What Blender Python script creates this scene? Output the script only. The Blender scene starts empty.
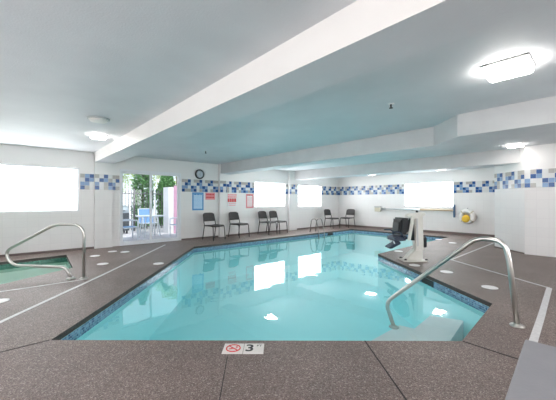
import bpy, bmesh, math, random
from mathutils import Vector, Matrix
from mathutils.geometry import tessellate_polygon
random.seed(7)
S = bpy.context.scene
COL = S.collection

# ------------------------------------------------------------------ camera
cam_d = bpy.data.cameras.new('camera')
cam_d.sensor_fit = 'HORIZONTAL'; cam_d.sensor_width = 36.0
cam_d.lens = 296.0 / 556.0 * 36.0
cam_d.shift_y = 1.0 / 556.0
cam_d.clip_start = 0.02
cam = bpy.data.objects.new('camera', cam_d); COL.objects.link(cam)
cam.location = (0, 0, 1.2); cam.rotation_euler = (math.pi / 2, 0, 0)
S.camera = cam
S.view_settings.view_transform = 'Standard'; S.view_settings.look = 'None'
S.view_settings.gamma = 1; S.view_settings.use_curve_mapping = False
S.view_settings.exposure = 0.74

# room axes: u runs along the long wall with the chairs, v across towards it
D1 = Vector((.7414, .6711)); D2 = Vector((-.6711, .7414))
A1 = math.atan2(D1.y, D1.x)
def W(u, v, z=0.0):
    p = D1 * u + D2 * v
    return Vector((p.x, p.y, z))

# ------------------------------------------------------------------ world, sun, daylight
wd = bpy.data.worlds.new('sky'); S.world = wd; wd.use_nodes = True
nt = wd.node_tree; nt.nodes.clear()
wo = nt.nodes.new('ShaderNodeOutputWorld'); bg = nt.nodes.new('ShaderNodeBackground')
sky = nt.nodes.new('ShaderNodeTexSky'); sky.sky_type = 'HOSEK_WILKIE'; sky.turbidity = 5; sky.ground_albedo = .5
sky.sun_direction = Vector((-.3, -.5, .8)).normalized()
mixw = nt.nodes.new('ShaderNodeMix'); mixw.data_type = 'RGBA'; mixw.inputs['Factor'].default_value = .6
mixw.inputs['B'].default_value = (.85, .93, 1, 1)
nt.links.new(sky.outputs[0], mixw.inputs['A']); nt.links.new(mixw.outputs['Result'], bg.inputs[0])
bg.inputs[1].default_value = 1.35
nt.links.new(bg.outputs[0], wo.inputs[0])
sun_d = bpy.data.lights.new('sun', 'SUN'); sun_d.energy = 2.2; sun_d.angle = .03; sun_d.color = (1, .96, .9)
sun = bpy.data.objects.new('sun', sun_d); COL.objects.link(sun)
sun.rotation_euler = (math.radians(30), math.radians(-18), math.radians(70))
WIN_E = 5.2       # daylight behind the frosted window panes
LAMP_E = 16.0     # lit plastic drums of the ceiling lamps

# ------------------------------------------------------------------ materials
def mat(name, col, rough=.5, metal=0.0, spec=.5, emit=None, es=0.0):
    m = bpy.data.materials.new(name); m.use_nodes = True
    b = m.node_tree.nodes['Principled BSDF']
    b.inputs['Base Color'].default_value = (*col, 1); b.inputs['Roughness'].default_value = rough
    b.inputs['Metallic'].default_value = metal; b.inputs['Specular IOR Level'].default_value = spec
    if emit:
        b.inputs['Emission Color'].default_value = (*emit, 1); b.inputs['Emission Strength'].default_value = es
    return m
def nodes(m): return m.node_tree.nodes, m.node_tree.links, m.node_tree.nodes['Principled BSDF']
def noisy(m, scale, c1, c2, bump=0.0, bscale=None, detail=4, lo=.35, hi=.65, dist=.01):
    n, l, b = nodes(m)
    tc = n.new('ShaderNodeTexCoord'); t = n.new('ShaderNodeTexNoise')
    t.inputs['Scale'].default_value = scale; t.inputs['Detail'].default_value = detail
    l.new(tc.outputs['Object'], t.inputs['Vector'])
    r = n.new('ShaderNodeValToRGB'); r.color_ramp.elements[0].position = lo; r.color_ramp.elements[1].position = hi
    r.color_ramp.elements[0].color = (*c1, 1); r.color_ramp.elements[1].color = (*c2, 1)
    l.new(t.outputs['Fac'], r.inputs[0]); l.new(r.outputs[0], b.inputs['Base Color'])
    if bump:
        t2 = n.new('ShaderNodeTexNoise'); t2.inputs['Scale'].default_value = bscale or scale; t2.inputs['Detail'].default_value = 3
        l.new(tc.outputs['Object'], t2.inputs['Vector'])
        bp = n.new('ShaderNodeBump'); bp.inputs['Strength'].default_value = bump; bp.inputs['Distance'].default_value = dist
        l.new(t2.outputs['Fac'], bp.inputs['Height']); l.new(bp.outputs[0], b.inputs['Normal'])
    return m

def wall_mat():
    m = mat('wall white tile', (.8, .79, .79), .35)
    n, l, b = nodes(m)
    tc = n.new('ShaderNodeTexCoord'); sp = n.new('ShaderNodeSeparateXYZ'); cb = n.new('ShaderNodeCombineXYZ')
    l.new(tc.outputs['Object'], sp.inputs[0]); l.new(sp.outputs['X'], cb.inputs['X']); l.new(sp.outputs['Z'], cb.inputs['Y'])
    br = n.new('ShaderNodeTexBrick'); br.offset = 0; br.inputs['Scale'].default_value = 1
    br.inputs['Brick Width'].default_value = .205; br.inputs['Row Height'].default_value = .205
    br.inputs['Mortar Size'].default_value = .003; br.inputs['Mortar Smooth'].default_value = .2
    br.inputs['Color1'].default_value = (.82, .80, .79, 1); br.inputs['Color2'].default_value = (.80, .78, .77, 1)
    br.inputs['Mortar'].default_value = (.75, .725, .725, 1)
    l.new(cb.outputs[0], br.inputs['Vector'])
    # tiles up to the top of the band, plain paint above
    ma = n.new('ShaderNodeMath'); ma.operation = 'GREATER_THAN'; ma.inputs[1].default_value = 1.89
    l.new(sp.outputs['Z'], ma.inputs[0])
    mx = n.new('ShaderNodeMix'); mx.data_type = 'RGBA'; mx.inputs['B'].default_value = (.80, .79, .78, 1)
    l.new(ma.outputs[0], mx.inputs['Factor']); l.new(br.outputs['Color'], mx.inputs['A'])
    l.new(mx.outputs['Result'], b.inputs['Base Color'])
    return m
M = {}
M['wall'] = wall_mat()
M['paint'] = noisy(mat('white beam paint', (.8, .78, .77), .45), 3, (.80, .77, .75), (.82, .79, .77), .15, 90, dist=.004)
M['paint_dimmed'] = noisy(mat('dimmed white beam paint', (.6, .6, .6), .5), 3, (.56, .56, .565), (.60, .60, .605), .15, 90, dist=.004)  # middle and far beams: their weaker light is put into a greyer colour
M['ceil'] = noisy(mat('ceiling paint', (.44, .445, .46), .6, spec=.3), 2, (.70, .72, .75), (.74, .76, .79), .35, 70, dist=.006)
def deck_mat():
    m = mat('exposed aggregate', (.15, .12, .12), .5)
    n, l, b = nodes(m)
    tc = n.new('ShaderNodeTexCoord')
    vo = n.new('ShaderNodeTexVoronoi'); vo.inputs['Scale'].default_value = 160
    l.new(tc.outputs['Object'], vo.inputs['Vector'])
    hs = n.new('ShaderNodeSeparateColor'); l.new(vo.outputs['Color'], hs.inputs[0])
    r = n.new('ShaderNodeValToRGB'); cr = r.color_ramp; cr.interpolation = 'CONSTANT'
    cr.elements[0].position = 0; cr.elements[0].color = (.112, .079, .068, 1)
    cr.elements[1].position = .3; cr.elements[1].color = (.178, .130, .114, 1)
    for p, c in ((.62, (.225, .170, .151)), (.86, (.30, .235, .21)), (.95, (.40, .34, .31))):
        e = cr.elements.new(p); e.color = (*c, 1)
    l.new(hs.outputs[0], r.inputs[0])
    t = n.new('ShaderNodeTexNoise'); t.inputs['Scale'].default_value = 1.3; t.inputs['Detail'].default_value = 6
    l.new(tc.outputs['Object'], t.inputs['Vector'])
    r2 = n.new('ShaderNodeValToRGB'); r2.color_ramp.elements[0].color = (.82, .80, .80, 1); r2.color_ramp.elements[1].color = (1.12, 1.12, 1.12, 1)
    r2.color_ramp.elements[0].position = .3; r2.color_ramp.elements[1].position = .7
    l.new(t.outputs['Fac'], r2.inputs[0])
    mx = n.new('ShaderNodeMix'); mx.data_type = 'RGBA'; mx.blend_type = 'MULTIPLY'; mx.inputs['Factor'].default_value = 1
    l.new(r.outputs[0], mx.inputs['A']); l.new(r2.outputs[0], mx.inputs['B']); l.new(mx.outputs['Result'], b.inputs['Base Color'])
    bp = n.new('ShaderNodeBump'); bp.inputs['Strength'].default_value = .6; bp.inputs['Distance'].default_value = .004
    l.new(vo.outputs['Distance'], bp.inputs['Height']); l.new(bp.outputs[0], b.inputs['Normal'])
    return m
M['deck'] = deck_mat()
M['joint'] = mat('dark joint', (.035, .03, .03), .8)
M['strip'] = noisy(mat('white drain strip', (.6, .58, .58), .5), 30, (.56, .55, .55), (.66, .64, .64))
M['copeface'] = noisy(mat('shaded coping face', (.04, .035, .03), .6), 60, (.03, .026, .024), (.07, .06, .055), .4, 90)  # dark colour includes the shadow under the coping edge
def mosaic(c1=(.015, .07, .19, 1), c2=(.20, .40, .58, 1), c3=(.34, .42, .46, 1)):
    m = mat('waterline mosaic', (.1, .3, .45), .2)
    n, l, b = nodes(m)
    g = n.new('ShaderNodeUVMap'); g.uv_map = 'UVMap'
    br = n.new('ShaderNodeTexBrick'); br.offset = 0; br.inputs['Scale'].default_value = 1
    br.inputs['Brick Width'].default_value = .025; br.inputs['Row Height'].default_value = .025
    br.inputs['Mortar Size'].default_value = .002
    br.inputs['Color1'].default_value = c1; br.inputs['Color2'].default_value = c2
    br.inputs['Mortar'].default_value = c3
    l.new(g.outputs[0], br.inputs['Vector']); l.new(br.outputs['Color'], b.inputs['Base Color'])
    return m
M['mosaic'] = mosaic()
M['spa_tile'] = mosaic((.01, .08, .06, 1), (.05, .20, .15, 1), (.10, .24, .19, 1))
M['plaster'] = noisy(mat('pool plaster', (.25, .72, .78), .6), 1.2, (.44, .94, .98), (.48, .96, .99))
M['plaster_white'] = noisy(mat('white step plaster', (.7, .76, .76), .6), 2, (.84, .86, .86), (.88, .89, .89))
M['spa_plaster'] = noisy(mat('spa plaster', (.25, .6, .42), .6), 1.2, (.66, .86, .78), (.72, .90, .82))
def water(name, tint):
    m = bpy.data.materials.new(name); m.use_nodes = True
    n, l = m.node_tree.nodes, m.node_tree.links; n.clear()
    o = n.new('ShaderNodeOutputMaterial'); mx = n.new('ShaderNodeMixShader'); 
    # Schlick reflectance, the same from above and below
    ge = n.new('ShaderNodeNewGeometry'); dt = n.new('ShaderNodeVectorMath'); dt.operation = 'DOT_PRODUCT'
    def mth(op, v=None):
        q = n.new('ShaderNodeMath'); q.operation = op
        if v is not None: q.inputs[1].default_value = v
        return q
    ab, om, pw, ml, fr = mth('ABSOLUTE'), mth('SUBTRACT'), mth('POWER', 4.2), mth('MULTIPLY', .95), mth('ADD', .03)
    om.inputs[0].default_value = 1.0
    l.new(ge.outputs['Incoming'], dt.inputs[1]); l.new(dt.outputs['Value'], ab.inputs[0]); l.new(ab.outputs[0], om.inputs[1])
    l.new(om.outputs[0], pw.inputs[0]); l.new(pw.outputs[0], ml.inputs[0]); l.new(ml.outputs[0], fr.inputs[0])
    tr = n.new('ShaderNodeBsdfTransparent'); tr.inputs[0].default_value = (*tint, 1)
    gl = n.new('ShaderNodeBsdfGlossy'); gl.inputs['Roughness'].default_value = .015
    tc = n.new('ShaderNodeTexCoord'); t = n.new('ShaderNodeTexNoise'); t.inputs['Scale'].default_value = 2.2; t.inputs['Detail'].default_value = 2
    t.inputs['Distortion'].default_value = .6
    bp = n.new('ShaderNodeBump'); bp.inputs['Strength'].default_value = .16; bp.inputs['Distance'].default_value = .010
    l.new(tc.outputs['Object'], t.inputs['Vector']); l.new(t.outputs['Fac'], bp.inputs['Height'])
    l.new(bp.outputs[0], gl.inputs['Normal']); l.new(bp.outputs[0], dt.inputs[0])
    l.new(fr.outputs[0], mx.inputs[0]); l.new(tr.outputs[0], mx.inputs[1]); l.new(gl.outputs[0], mx.inputs[2])
    l.new(mx.outputs[0], o.inputs[0])
    return m
M['water'] = water('pool water', (.90, .99, .995))
M['spa_water'] = water('spa water', (.82, .95, .90))
M['steel'] = mat('brushed stainless', (.56, .54, .51), .28, 1.0)
M['steel_dark'] = mat('dull ladder steel', (.30, .29, .28), .35, 1.0)
M['alu'] = mat('anodised aluminium', (.62, .66, .68), .35, 1.0)
M['daylight'] = mat('frosted daylit pane', (.9, .93, .95), .5, emit=(.98, .99, 1.0), es=WIN_E)
M['lamp'] = mat('lit lamp diffuser', (.9, .9, .9), .4, emit=(1.0, .95, .90), es=LAMP_E)
M['lamp_frame'] = mat('lamp frame grey', (.5, .5, .5), .5)
M['vinyl'] = mat('white vinyl frame', (.8, .82, .85), .35)
M['dark_plastic'] = noisy(mat('dark grey resin', (.06, .055, .055), .5), 40, (.030, .027, .027), (.042, .038, .038))
M['dark_metal'] = mat('dark powder coated steel', (.035, .032, .030), .4, .2)
M['black'] = mat('black rubber', (.012, .013, .016), .6)
M['navy'] = mat('dark navy moulded plastic', (.018, .03, .06), .4)
M['blue'] = mat('blue plastic', (.05, .12, .24), .4)
M['lift_white'] = noisy(mat('off white powder coat', (.68, .66, .60), .4), 5, (.64, .62, .56), (.72, .70, .65))
M['cream'] = mat('cream plastic', (.62, .56, .44), .5)
M['cover'] = noisy(mat('white round cover', (.78, .76, .76), .5), 25, (.84, .82, .82), (.90, .88, .88))
M['tile_white'] = mat('depth tile glaze', (.74, .70, .67), .3)
M['red'] = mat('sign red', (.62, .06, .06), .5)
M['pink'] = mat('sign faded red', (.80, .30, .33), .5)
M['ink'] = mat('sign black ink', (.02, .02, .02), .5)
M['sign_white'] = mat('sign white', (.80, .80, .80), .4)
M['dial'] = mat('clock dial', (.50, .54, .60), .4)
M['sign_blue'] = mat('sign light blue', (.30, .56, .82), .4)
M['sign_blue_dark'] = mat('sign blue', (.08, .30, .60), .4)
M['sign_pale'] = mat('sign pale blue', (.55, .74, .90), .4)
M['ring_white'] = mat('ring buoy white', (.85, .83, .80), .5)
M['yellow'] = noisy(mat('yellow rope', (.85, .52, .02), .6), 80, (.80, .42, .02), (.92, .66, .08), .5, 120)
M['wood'] = mat('tan fibreglass pole', (.55, .42, .28), .4)
M['bench'] = noisy(mat('smooth grey bench top', (.27, .265, .28), .45), 4, (.255, .25, .27), (.285, .28, .30), .1, 60)
M['base'] = mat('taupe cove base', (.17, .13, .12), .55)
M['conc'] = noisy(mat('pale patio concrete', (.6, .58, .56), .8), 4, (.50, .48, .50), (.60, .58, .60))
M['leaf'] = noisy(mat('cypress leaves', (.08, .22, .07), .7), 9, (.05, .17, .05), (.16, .34, .12))
M['leaf2'] = noisy(mat('pale leaves', (.3, .4, .1), .7), 7, (.24, .36, .08), (.50, .58, .22))
M['bark'] = mat('bark', (.12, .08, .05), .9)
M['fence'] = mat('fence paint', (.10, .10, .11), .5, .3)
M['stucco'] = noisy(mat('pinkish stucco', (.72, .50, .58), .8), 6, (.55, .30, .42), (.60, .34, .46))
M['stucco_white'] = mat('white stucco', (.8, .78, .78), .8)
M['sling'] = mat('blue sling fabric', (.18, .34, .60), .7)
M['patio_white'] = mat('white patio metal', (.7, .74, .78), .4)
M['grill'] = mat('grill dark grey', (.09, .10, .11), .4, .4)
M['orange'] = mat('terracotta', (.75, .17, .07), .7)
M['glass'] = bpy.data.materials.new('clear door glass'); M['glass'].use_nodes = True
_n, _l = M['glass'].node_tree.nodes, M['glass'].node_tree.links; _n.clear()
_o = _n.new('ShaderNodeOutputMaterial'); _m = _n.new('ShaderNodeMixShader'); _t = _n.new('ShaderNodeBsdfTransparent'); _g = _n.new('ShaderNodeBsdfGlossy')
_f = _n.new('ShaderNodeFresnel'); _f.inputs[0].default_value = 1.3; _g.inputs['Roughness'].default_value = .02
_t.inputs[0].default_value = (.94, .96, .97, 1)
_l.new(_f.outputs[0], _m.inputs[0]); _l.new(_t.outputs[0], _m.inputs[1]); _l.new(_g.outputs[0], _m.inputs[2]); _l.new(_m.outputs[0], _o.inputs[0])
BAND = {'w': mat('band white', (.70, .715, .715), .2), 'b': mat('band warm grey', (.42, .41, .39), .2),
        'L': mat('band light blue', (.20, .33, .54), .2), 'D': mat('band deep blue', (.02, .085, .27), .2)}

# ------------------------------------------------------------------ helpers
def link(name, bm, mats, parent=None, loc=(0, 0, 0), rot=0.0, smooth=False):
    me = bpy.data.meshes.new(name); bm.normal_update(); bm.to_mesh(me); bm.free()
    for mm in (mats if isinstance(mats, (list, tuple)) else [mats]): me.materials.append(mm)
    if smooth:
        for p in me.polygons: p.use_smooth = True
    o = bpy.data.objects.new(name, me); COL.objects.link(o)
    o.location = loc; o.rotation_euler = (0, 0, rot)
    if parent: o.parent = parent
    return o
def box(bm, x0, y0, z0, x1, y1, z1, mi=0, bev=0.0, rot=None):
    vs = [bm.verts.new((x, y, z)) for z in (z0, z1) for x, y in ((x0, y0), (x1, y0), (x1, y1), (x0, y1))]
    if rot is not None:
        for v in vs: v.co = rot @ v.co
    fs = [bm.faces.new([vs[i] for i in f]) for f in ((3, 2, 1, 0), (4, 5, 6, 7), (0, 1, 5, 4), (1, 2, 6, 5), (2, 3, 7, 6), (3, 0, 4, 7))]
    for f in fs: f.material_index = mi
    if bev:
        es = list({e for f in fs for e in f.edges})
        r = bmesh.ops.bevel(bm, geom=es, offset=bev, segments=2, affect='EDGES', profile=.5)
        for f in r['faces']: f.material_index = mi
    return fs
def fillet(pts, r, n=6):
    P = [Vector(p) for p in pts]; out = [P[0]]
    for i in range(1, len(P) - 1):
        a, b, c = P[i - 1], P[i], P[i + 1]
        d1 = a - b; d2 = c - b
        rr = min(r[i] if isinstance(r, (list, tuple)) else r, d1.length * .49, d2.length * .49)
        p, q = b + d1.normalized() * rr, b + d2.normalized() * rr
        for k in range(n + 1):
            t = k / n
            out.append(p * (1 - t) ** 2 + b * 2 * t * (1 - t) + q * t * t)
    out.append(P[-1]); return out
def tube(bm, pts, r, seg=12, mi=0, closed=False):
    P = [Vector(p) for p in pts]; n = len(P); rings = []
    up = None
    for i in range(n):
        if closed: t = P[(i + 1) % n] - P[i - 1]
        else: t = P[min(i + 1, n - 1)] - P[max(i - 1, 0)]
        t.normalize()
        if up is None:
            up = t.orthogonal().normalized()
        up = (up - t * up.dot(t)).normalized()
        w = t.cross(up)
        rr = r[i] if isinstance(r, (list, tuple)) else r
        rings.append([bm.verts.new(P[i] + (up * math.cos(2 * math.pi * k / seg) + w * math.sin(2 * math.pi * k / seg)) * rr) for k in range(seg)])
    m = n if closed else n - 1
    for i in range(m):
        a, b = rings[i], rings[(i + 1) % n]
        for k in range(seg):
            f = bm.faces.new((a[k], a[(k + 1) % seg], b[(k + 1) % seg], b[k])); f.material_index = mi; f.smooth = True
    if not closed:
        for rg, rv in ((rings[0], True), (rings[-1], False)):
            f = bm.faces.new(rg[::-1] if rv else rg); f.material_index = mi
def lathe(bm, prof, seg=24, M4=None, mi=0, c=(0, 0)):
    rings = []
    for r, z in prof:
        vs = [bm.verts.new((c[0] + r * math.cos(2 * math.pi * k / seg), c[1] + r * math.sin(2 * math.pi * k / seg), z)) for k in range(seg)]
        if M4:
            for v in vs: v.co = M4 @ v.co
        rings.append(vs)
    for a, b in zip(rings, rings[1:]):
        for k in range(seg):
            f = bm.faces.new((a[k], a[(k + 1) % seg], b[(k + 1) % seg], b[k])); f.material_index = mi; f.smooth = True
    f = bm.faces.new(rings[0][::-1]); f.material_index = mi
    f = bm.faces.new(rings[-1]); f.material_index = mi
def prism(bm, poly, z0, z1, mi=0):
    b = [bm.verts.new((p[0], p[1], z0)) for p in poly]; t = [bm.verts.new((p[0], p[1], z1)) for p in poly]
    n = len(poly)
    fs = [bm.faces.new(t), bm.faces.new(b[::-1])]
    for i in range(n): fs.append(bm.faces.new((b[i], b[(i + 1) % n], t[(i + 1) % n], t[i])))
    for f in fs: f.material_index = mi
    bmesh.ops.recalc_face_normals(bm, faces=fs)
    return fs
def thing(name, label, cat, loc=(0, 0, 0), rot=0.0, group=None):
    o = bpy.data.objects.new(name, None); COL.objects.link(o); o.empty_display_size = .2
    o.location = loc; o.rotation_euler = (0, 0, rot)
    o['label'] = label; o['category'] = cat
    if group: o['group'] = group
    return o
def tag(o, label, cat, group=None, kind=None):
    o['label'] = label; o['category'] = cat
    if group: o['group'] = group
    if kind: o['kind'] = kind
    return o
def struct(o): o['kind'] = 'structure'; return o
def copy_tree(o, parent=None):
    c = o.copy(); COL.objects.link(c)
    if parent: c.parent = parent
    for ch in list(o.children): copy_tree(ch, c)
    return c
def R(x): return math.radians(x)

# ------------------------------------------------------------------ shell
VA, UF, UR, UB, VB = 8.7, 11.85, 8.62, -3.2, -3.4      # long wall, far wall, right wall, wall behind, wall at the right out of frame
CH0, CH1 = (8.62, 1.22), (9.32, 1.92)                  # chamfered corner of the right wall
ZC = 2.43
def wall(name, p0, p1, holes=(), z1=ZC + .15, th=.25, band=None, off=0.0):
    """wall from p0 to p1 in (u,v); local x runs along, local -y is into the room"""
    a, b = W(*p0), W(*p1); L = (b - a).length; rot = math.atan2((b - a).y, (b - a).x)
    xs = sorted({0, L, *[h[0] for h in holes], *[h[1] for h in holes]})
    bm = bmesh.new()
    for x0, x1 in zip(xs, xs[1:]):
        hs = sorted([(h[2], h[3]) for h in holes if h[0] <= x0 + 1e-6 and h[1] >= x1 - 1e-6])
        z = 0.0
        for h0, h1 in hs:
            if h0 > z: box(bm, x0, 0, z, x1, th, h0)
            z = h1
        if z < z1: box(bm, x0, 0, z, x1, th, z1)
    o = struct(link(name, bm, M['wall'], loc=a, rot=rot))
    return o, a, rot, L
PAT = ['bbDw', 'wDLw', 'LwwD', 'DbbL']
_bn = [0]
def band(p0, p1, x0, x1, parent=None, z0=1.487, cell=.098, dy=0.0):
    a, b = W(*p0), W(*p1); rot = math.atan2((b - a).y, (b - a).x)
    bm = bmesh.new(); keys = 'wbLD'
    n = max(1, round((x1 - x0) / cell)); cw = (x1 - x0) / n
    box(bm, x0, dy - .004, z0, x1, dy, z0 + 4 * cell, 0)
    for i in range(n):
        for r in range(4):
            k = PAT[r][i % 4]
            if k in 'wb' and random.random() < .2: k = 'b' if k == 'w' else 'w'
            if k == 'L' and random.random() < .03: k = 'D'
            elif k in 'wb' and random.random() < .06: k = 'L'
            xa = x0 + i * cw; za = z0 + (3 - r) * cell
            box(bm, xa + .002, dy - .008, za + .002, xa + cw - .002, dy - .003, za + cell - .002, keys.index(k))
    _bn[0] += 1
    o = link('trim_%d' % _bn[0], bm, [BAND[k] for k in keys], loc=a, rot=rot); struct(o)
    o['label'] = 'band of small blue, grey and white checkered tiles on the wall'
    return o
def uv_x(px, v):          # position along the long wall at plane v seen at pixel column px
    r = (px - 278) / 296.0
    return (r * D1.x + D1.y) / (r * D2.x + D2.y) * v

# long wall (left window, door, two windows)
P0A, P1A = (UB, VA), (UF, VA)
def wx(u): return u - UB
LW = (wx(-.75), wx(uv_x(79.2, VA)), .95, 2.01)
DR = (wx(uv_x(119.8, VA)), wx(uv_x(180.8, VA)), 0.0, 2.05)
W2 = (wx(uv_x(254.3, VA)), wx(uv_x(285.5, VA)), .965, 1.93)
W3 = (wx(uv_x(298.3, VA)), wx(uv_x(321.8, VA)), .935, 1.90)
wall('wall_left', P0A, P1A, [LW, DR, W2, W3])
# far wall, local x runs from the corner towards the right (-v)
PF0, PF1 = (UF, VA), (UF, 1.92 - .3)
FW = (VA - 5.47, VA - 3.66, .965, 1.925)
wall('wall_back', PF0, PF1, [FW])
wall('wall_return', (UF, 1.92), CH1)
wall('wall_chamfer', CH1, CH0)
wall('wall_right', CH0, (UR, VB))
FR = (2.0, 6.5, .9, 2.0); SD = (1.2, 8.0, .9, 2.0)  # openings for the added fill windows
wall('wall_front', (UR, VB), (UB, VB), [FR])
wall('wall_side', (UB, VB), (UB, VA), [SD])

# pilasters below the beams
def pilaster(name, u0, u1, w):
    bm = bmesh.new(); box(bm, 0, -w, 0, u1 - u0, 0, ZC)
    struct(link(name, bm, M['wall'], loc=W(u0, VA), rot=A1))
B1 = (1.578, 2.02); B2 = (4.72, 5.19); B3 = (8.72, 9.15)
pilaster('trim_101', B1[0], uv_x(111.6, VA) , .09)
pilaster('trim_102', 5.17, 5.40, .12)
pilaster('trim_103', 8.42, 8.86, .09)
# tile bands
band(P0A, P1A, LW[1] + .02, wx(B1[0]))
band(P0A, P1A, wx(B1[0]), wx(uv_x(111.6, VA)), dy=-.09)
band(P0A, P1A, wx(uv_x(111.6, VA)), DR[0] - .01)
band(P0A, P1A, DR[1] + .03, wx(5.17))
band(P0A, P1A, wx(5.17), wx(5.40), dy=-.12)
band(P0A, P1A, wx(5.40), W2[0])
band(P0A, P1A, W2[1], wx(8.42))
band(P0A, P1A, wx(8.42), wx(8.86), dy=-.09)
band(P0A, P1A, W3[1], wx(UF))
band(PF0, PF1, 0, FW[0]); band(PF0, PF1, FW[1], VA - 1.92)
band(CH1, CH0, 0, .99, z0=1.50, cell=.1); band(CH0, (UR, VB), 0, 3.0, z0=1.50, cell=.1)

# windows: deep reveals, frame and frosted pane
def window(name, p0, p1, h, label):
    a, b = W(*p0), W(*p1); rot = math.atan2((b - a).y, (b - a).x)
    bm = bmesh.new(); x0, x1, z0, z1 = h
    for q in ((x0, z0, x1, z0 + .035), (x0, z1 - .035, x1, z1), (x0, z0 + .035, x0 + .035, z1 - .035), (x1 - .035, z0 + .035, x1, z1 - .035)):
        box(bm, q[0], .03, q[1], q[2], .10, q[3])
    o = struct(link(name, bm, M['vinyl'], loc=a, rot=rot)); o['label'] = label
    bm = bmesh.new(); box(bm, x0 + .035, .05, z0 + .035, x1 - .035, .07, z1 - .035)
    link('pane', bm, M['daylight'], o)
    return o
window('window_1', P0A, P1A, LW, 'wide bright window on the left wall above the spa')
window('window_2', P0A, P1A, W2, 'bright window behind the paired chairs')
window('window_3', P0A, P1A, W3, 'bright window on the long wall nearest the far corner')
window('window_4', PF0, PF1, FW, 'bright window in the far wall above the reaching pole')

window('fill_window_1', (UR, VB), (UB, VB), FR, 'unseen window added as fill light, behind the photographer')  # this and the next: unseen windows added to light the beam faces
window('fill_window_2', (UB, VB), (UB, VA), SD, 'unseen window added as fill light, in the wall behind the photographer')
# sliding door
def sliding_door():
    a = W(*P0A); x0, x1, z0, z1 = DR
    bm = bmesh.new()
    box(bm, x0, -.02, 0, x0 + .04, .12, z1); box(bm, x1 - .05, -.02, 0, x1, .12, z1)
    box(bm, x0 + .04, -.02, z1 - .05, x1 - .05, .12, z1); box(bm, x0 + .04, -.02, 0, x1 - .05, .12, .03)
    o = struct(link('door_1', bm, M['vinyl'], loc=a, rot=A1)); o['label'] = 'white framed sliding glass patio door'
    xm = x0 + (x1 - x0) * .485
    for k, (xa, xb, ya) in enumerate(((x0 + .04, xm + .03, .06), (xm - .03, x1 - .05, .015))):
        bm = bmesh.new(); s = .05
        box(bm, xa, ya, .03, xa + s, ya + .035, z1 - .05); box(bm, xb - s, ya, .03, xb, ya + .035, z1 - .05)
        box(bm, xa + s, ya, .03, xb - s, ya + .035, .10); box(bm, xa + s, ya, z1 - .10, xb - s, ya + .035, z1 - .05)
        p = link('sash', bm, M['vinyl'], o)
        bm = bmesh.new(); box(bm, xa + s, ya + .012, .10, xb - s, ya + .018, z1 - .10)
        link('glass_pane', bm, M['glass'], p)
        if k:
            bm = bmesh.new(); box(bm, xa + .015, ya - .03, .92, xa + .035, ya, 1.12, bev=.004)
            link('door_handle', bm, M['alu'], p)
sliding_door()

# baseboards
def base(name, p0, p1, x0, x1, dy=0.0, h=.085):
    a, b = W(*p0), W(*p1); rot = math.atan2((b - a).y, (b - a).x)
    bm = bmesh.new(); box(bm, x0, dy - .012, 0, x1, dy, h)
    struct(link(name, bm, M['base'], loc=a, rot=rot))
base('baseboard_left', P0A, P1A, 0, wx(B1[0]), h=.045)
base('baseboard_left_2', P0A, P1A, DR[1] + .02, wx(5.17), h=.045)
base('baseboard_left_3', P0A, P1A, wx(5.40), wx(8.42), h=.045)
base('baseboard_left_4', P0A, P1A, wx(8.86), wx(UF) - .02, h=.05)
base('baseboard_back', PF0, PF1, 0, VA - 1.92, h=.085)
base('baseboard_right', CH1, CH0, 0, .99, h=.03)

# pool and spa outlines (world x, y)
PA, PB, PC = Vector((-1.96, 2.556)), Vector((1.575, 2.537)), Vector((2.506, 3.46))
PD = W(6.2, 3.46).xy; PE = W(10.85, 3.5).xy; PFp = W(10.85, 7.24).xy; PG = W(3.58, 7.24).xy
POOL = [PA, PB, PC, PD, PE, PFp, PG]
SPA = [Vector((-3.70, 5.34)), Vector((-4.72, 6.60)), W(-1.3, 7.85).xy, Vector((-6.3, 3.2)), Vector((-4.35, 3.05)), Vector((-3.995, 4.254))]
SPA = [SPA[5], SPA[0], SPA[1], SPA[2], SPA[3], SPA[4]]
# floor with two openings
def floor():
    outer = [W(UB - .3, VB - .3).xy, W(UF + .3, VB - .3).xy, W(UF + .3, VA + .3).xy, W(UB - .3, VA + .3).xy]
    loops = [outer, POOL, SPA]
    tri = tessellate_polygon([[Vector((p.x, p.y, 0)) for p in lp] for lp in loops])
    bm = bmesh.new(); vs = [bm.verts.new((p.x, p.y, 0)) for lp in loops for p in lp]
    for t in tri:
        try:
            f = bm.faces.new([vs[i] for i in t])
            f.normal_update()
            if f.normal.z < 0: f.normal_flip()
        except ValueError: pass
    # small bullnose lip that runs round both openings, reaching down to the tile line
    for lp in (POOL, SPA):
        n = len(lp)
        for i in range(n):
            a, b = lp[i], lp[(i + 1) % n]
            q = [bm.verts.new((a.x, a.y, 0)), bm.verts.new((b.x, b.y, 0)), bm.verts.new((b.x, b.y, -.055)), bm.verts.new((a.x, a.y, -.055))]
            f = bm.faces.new(q); f.material_index = 1
    struct(link('floor', bm, [M['deck'], M['copeface']]))
floor()
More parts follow.
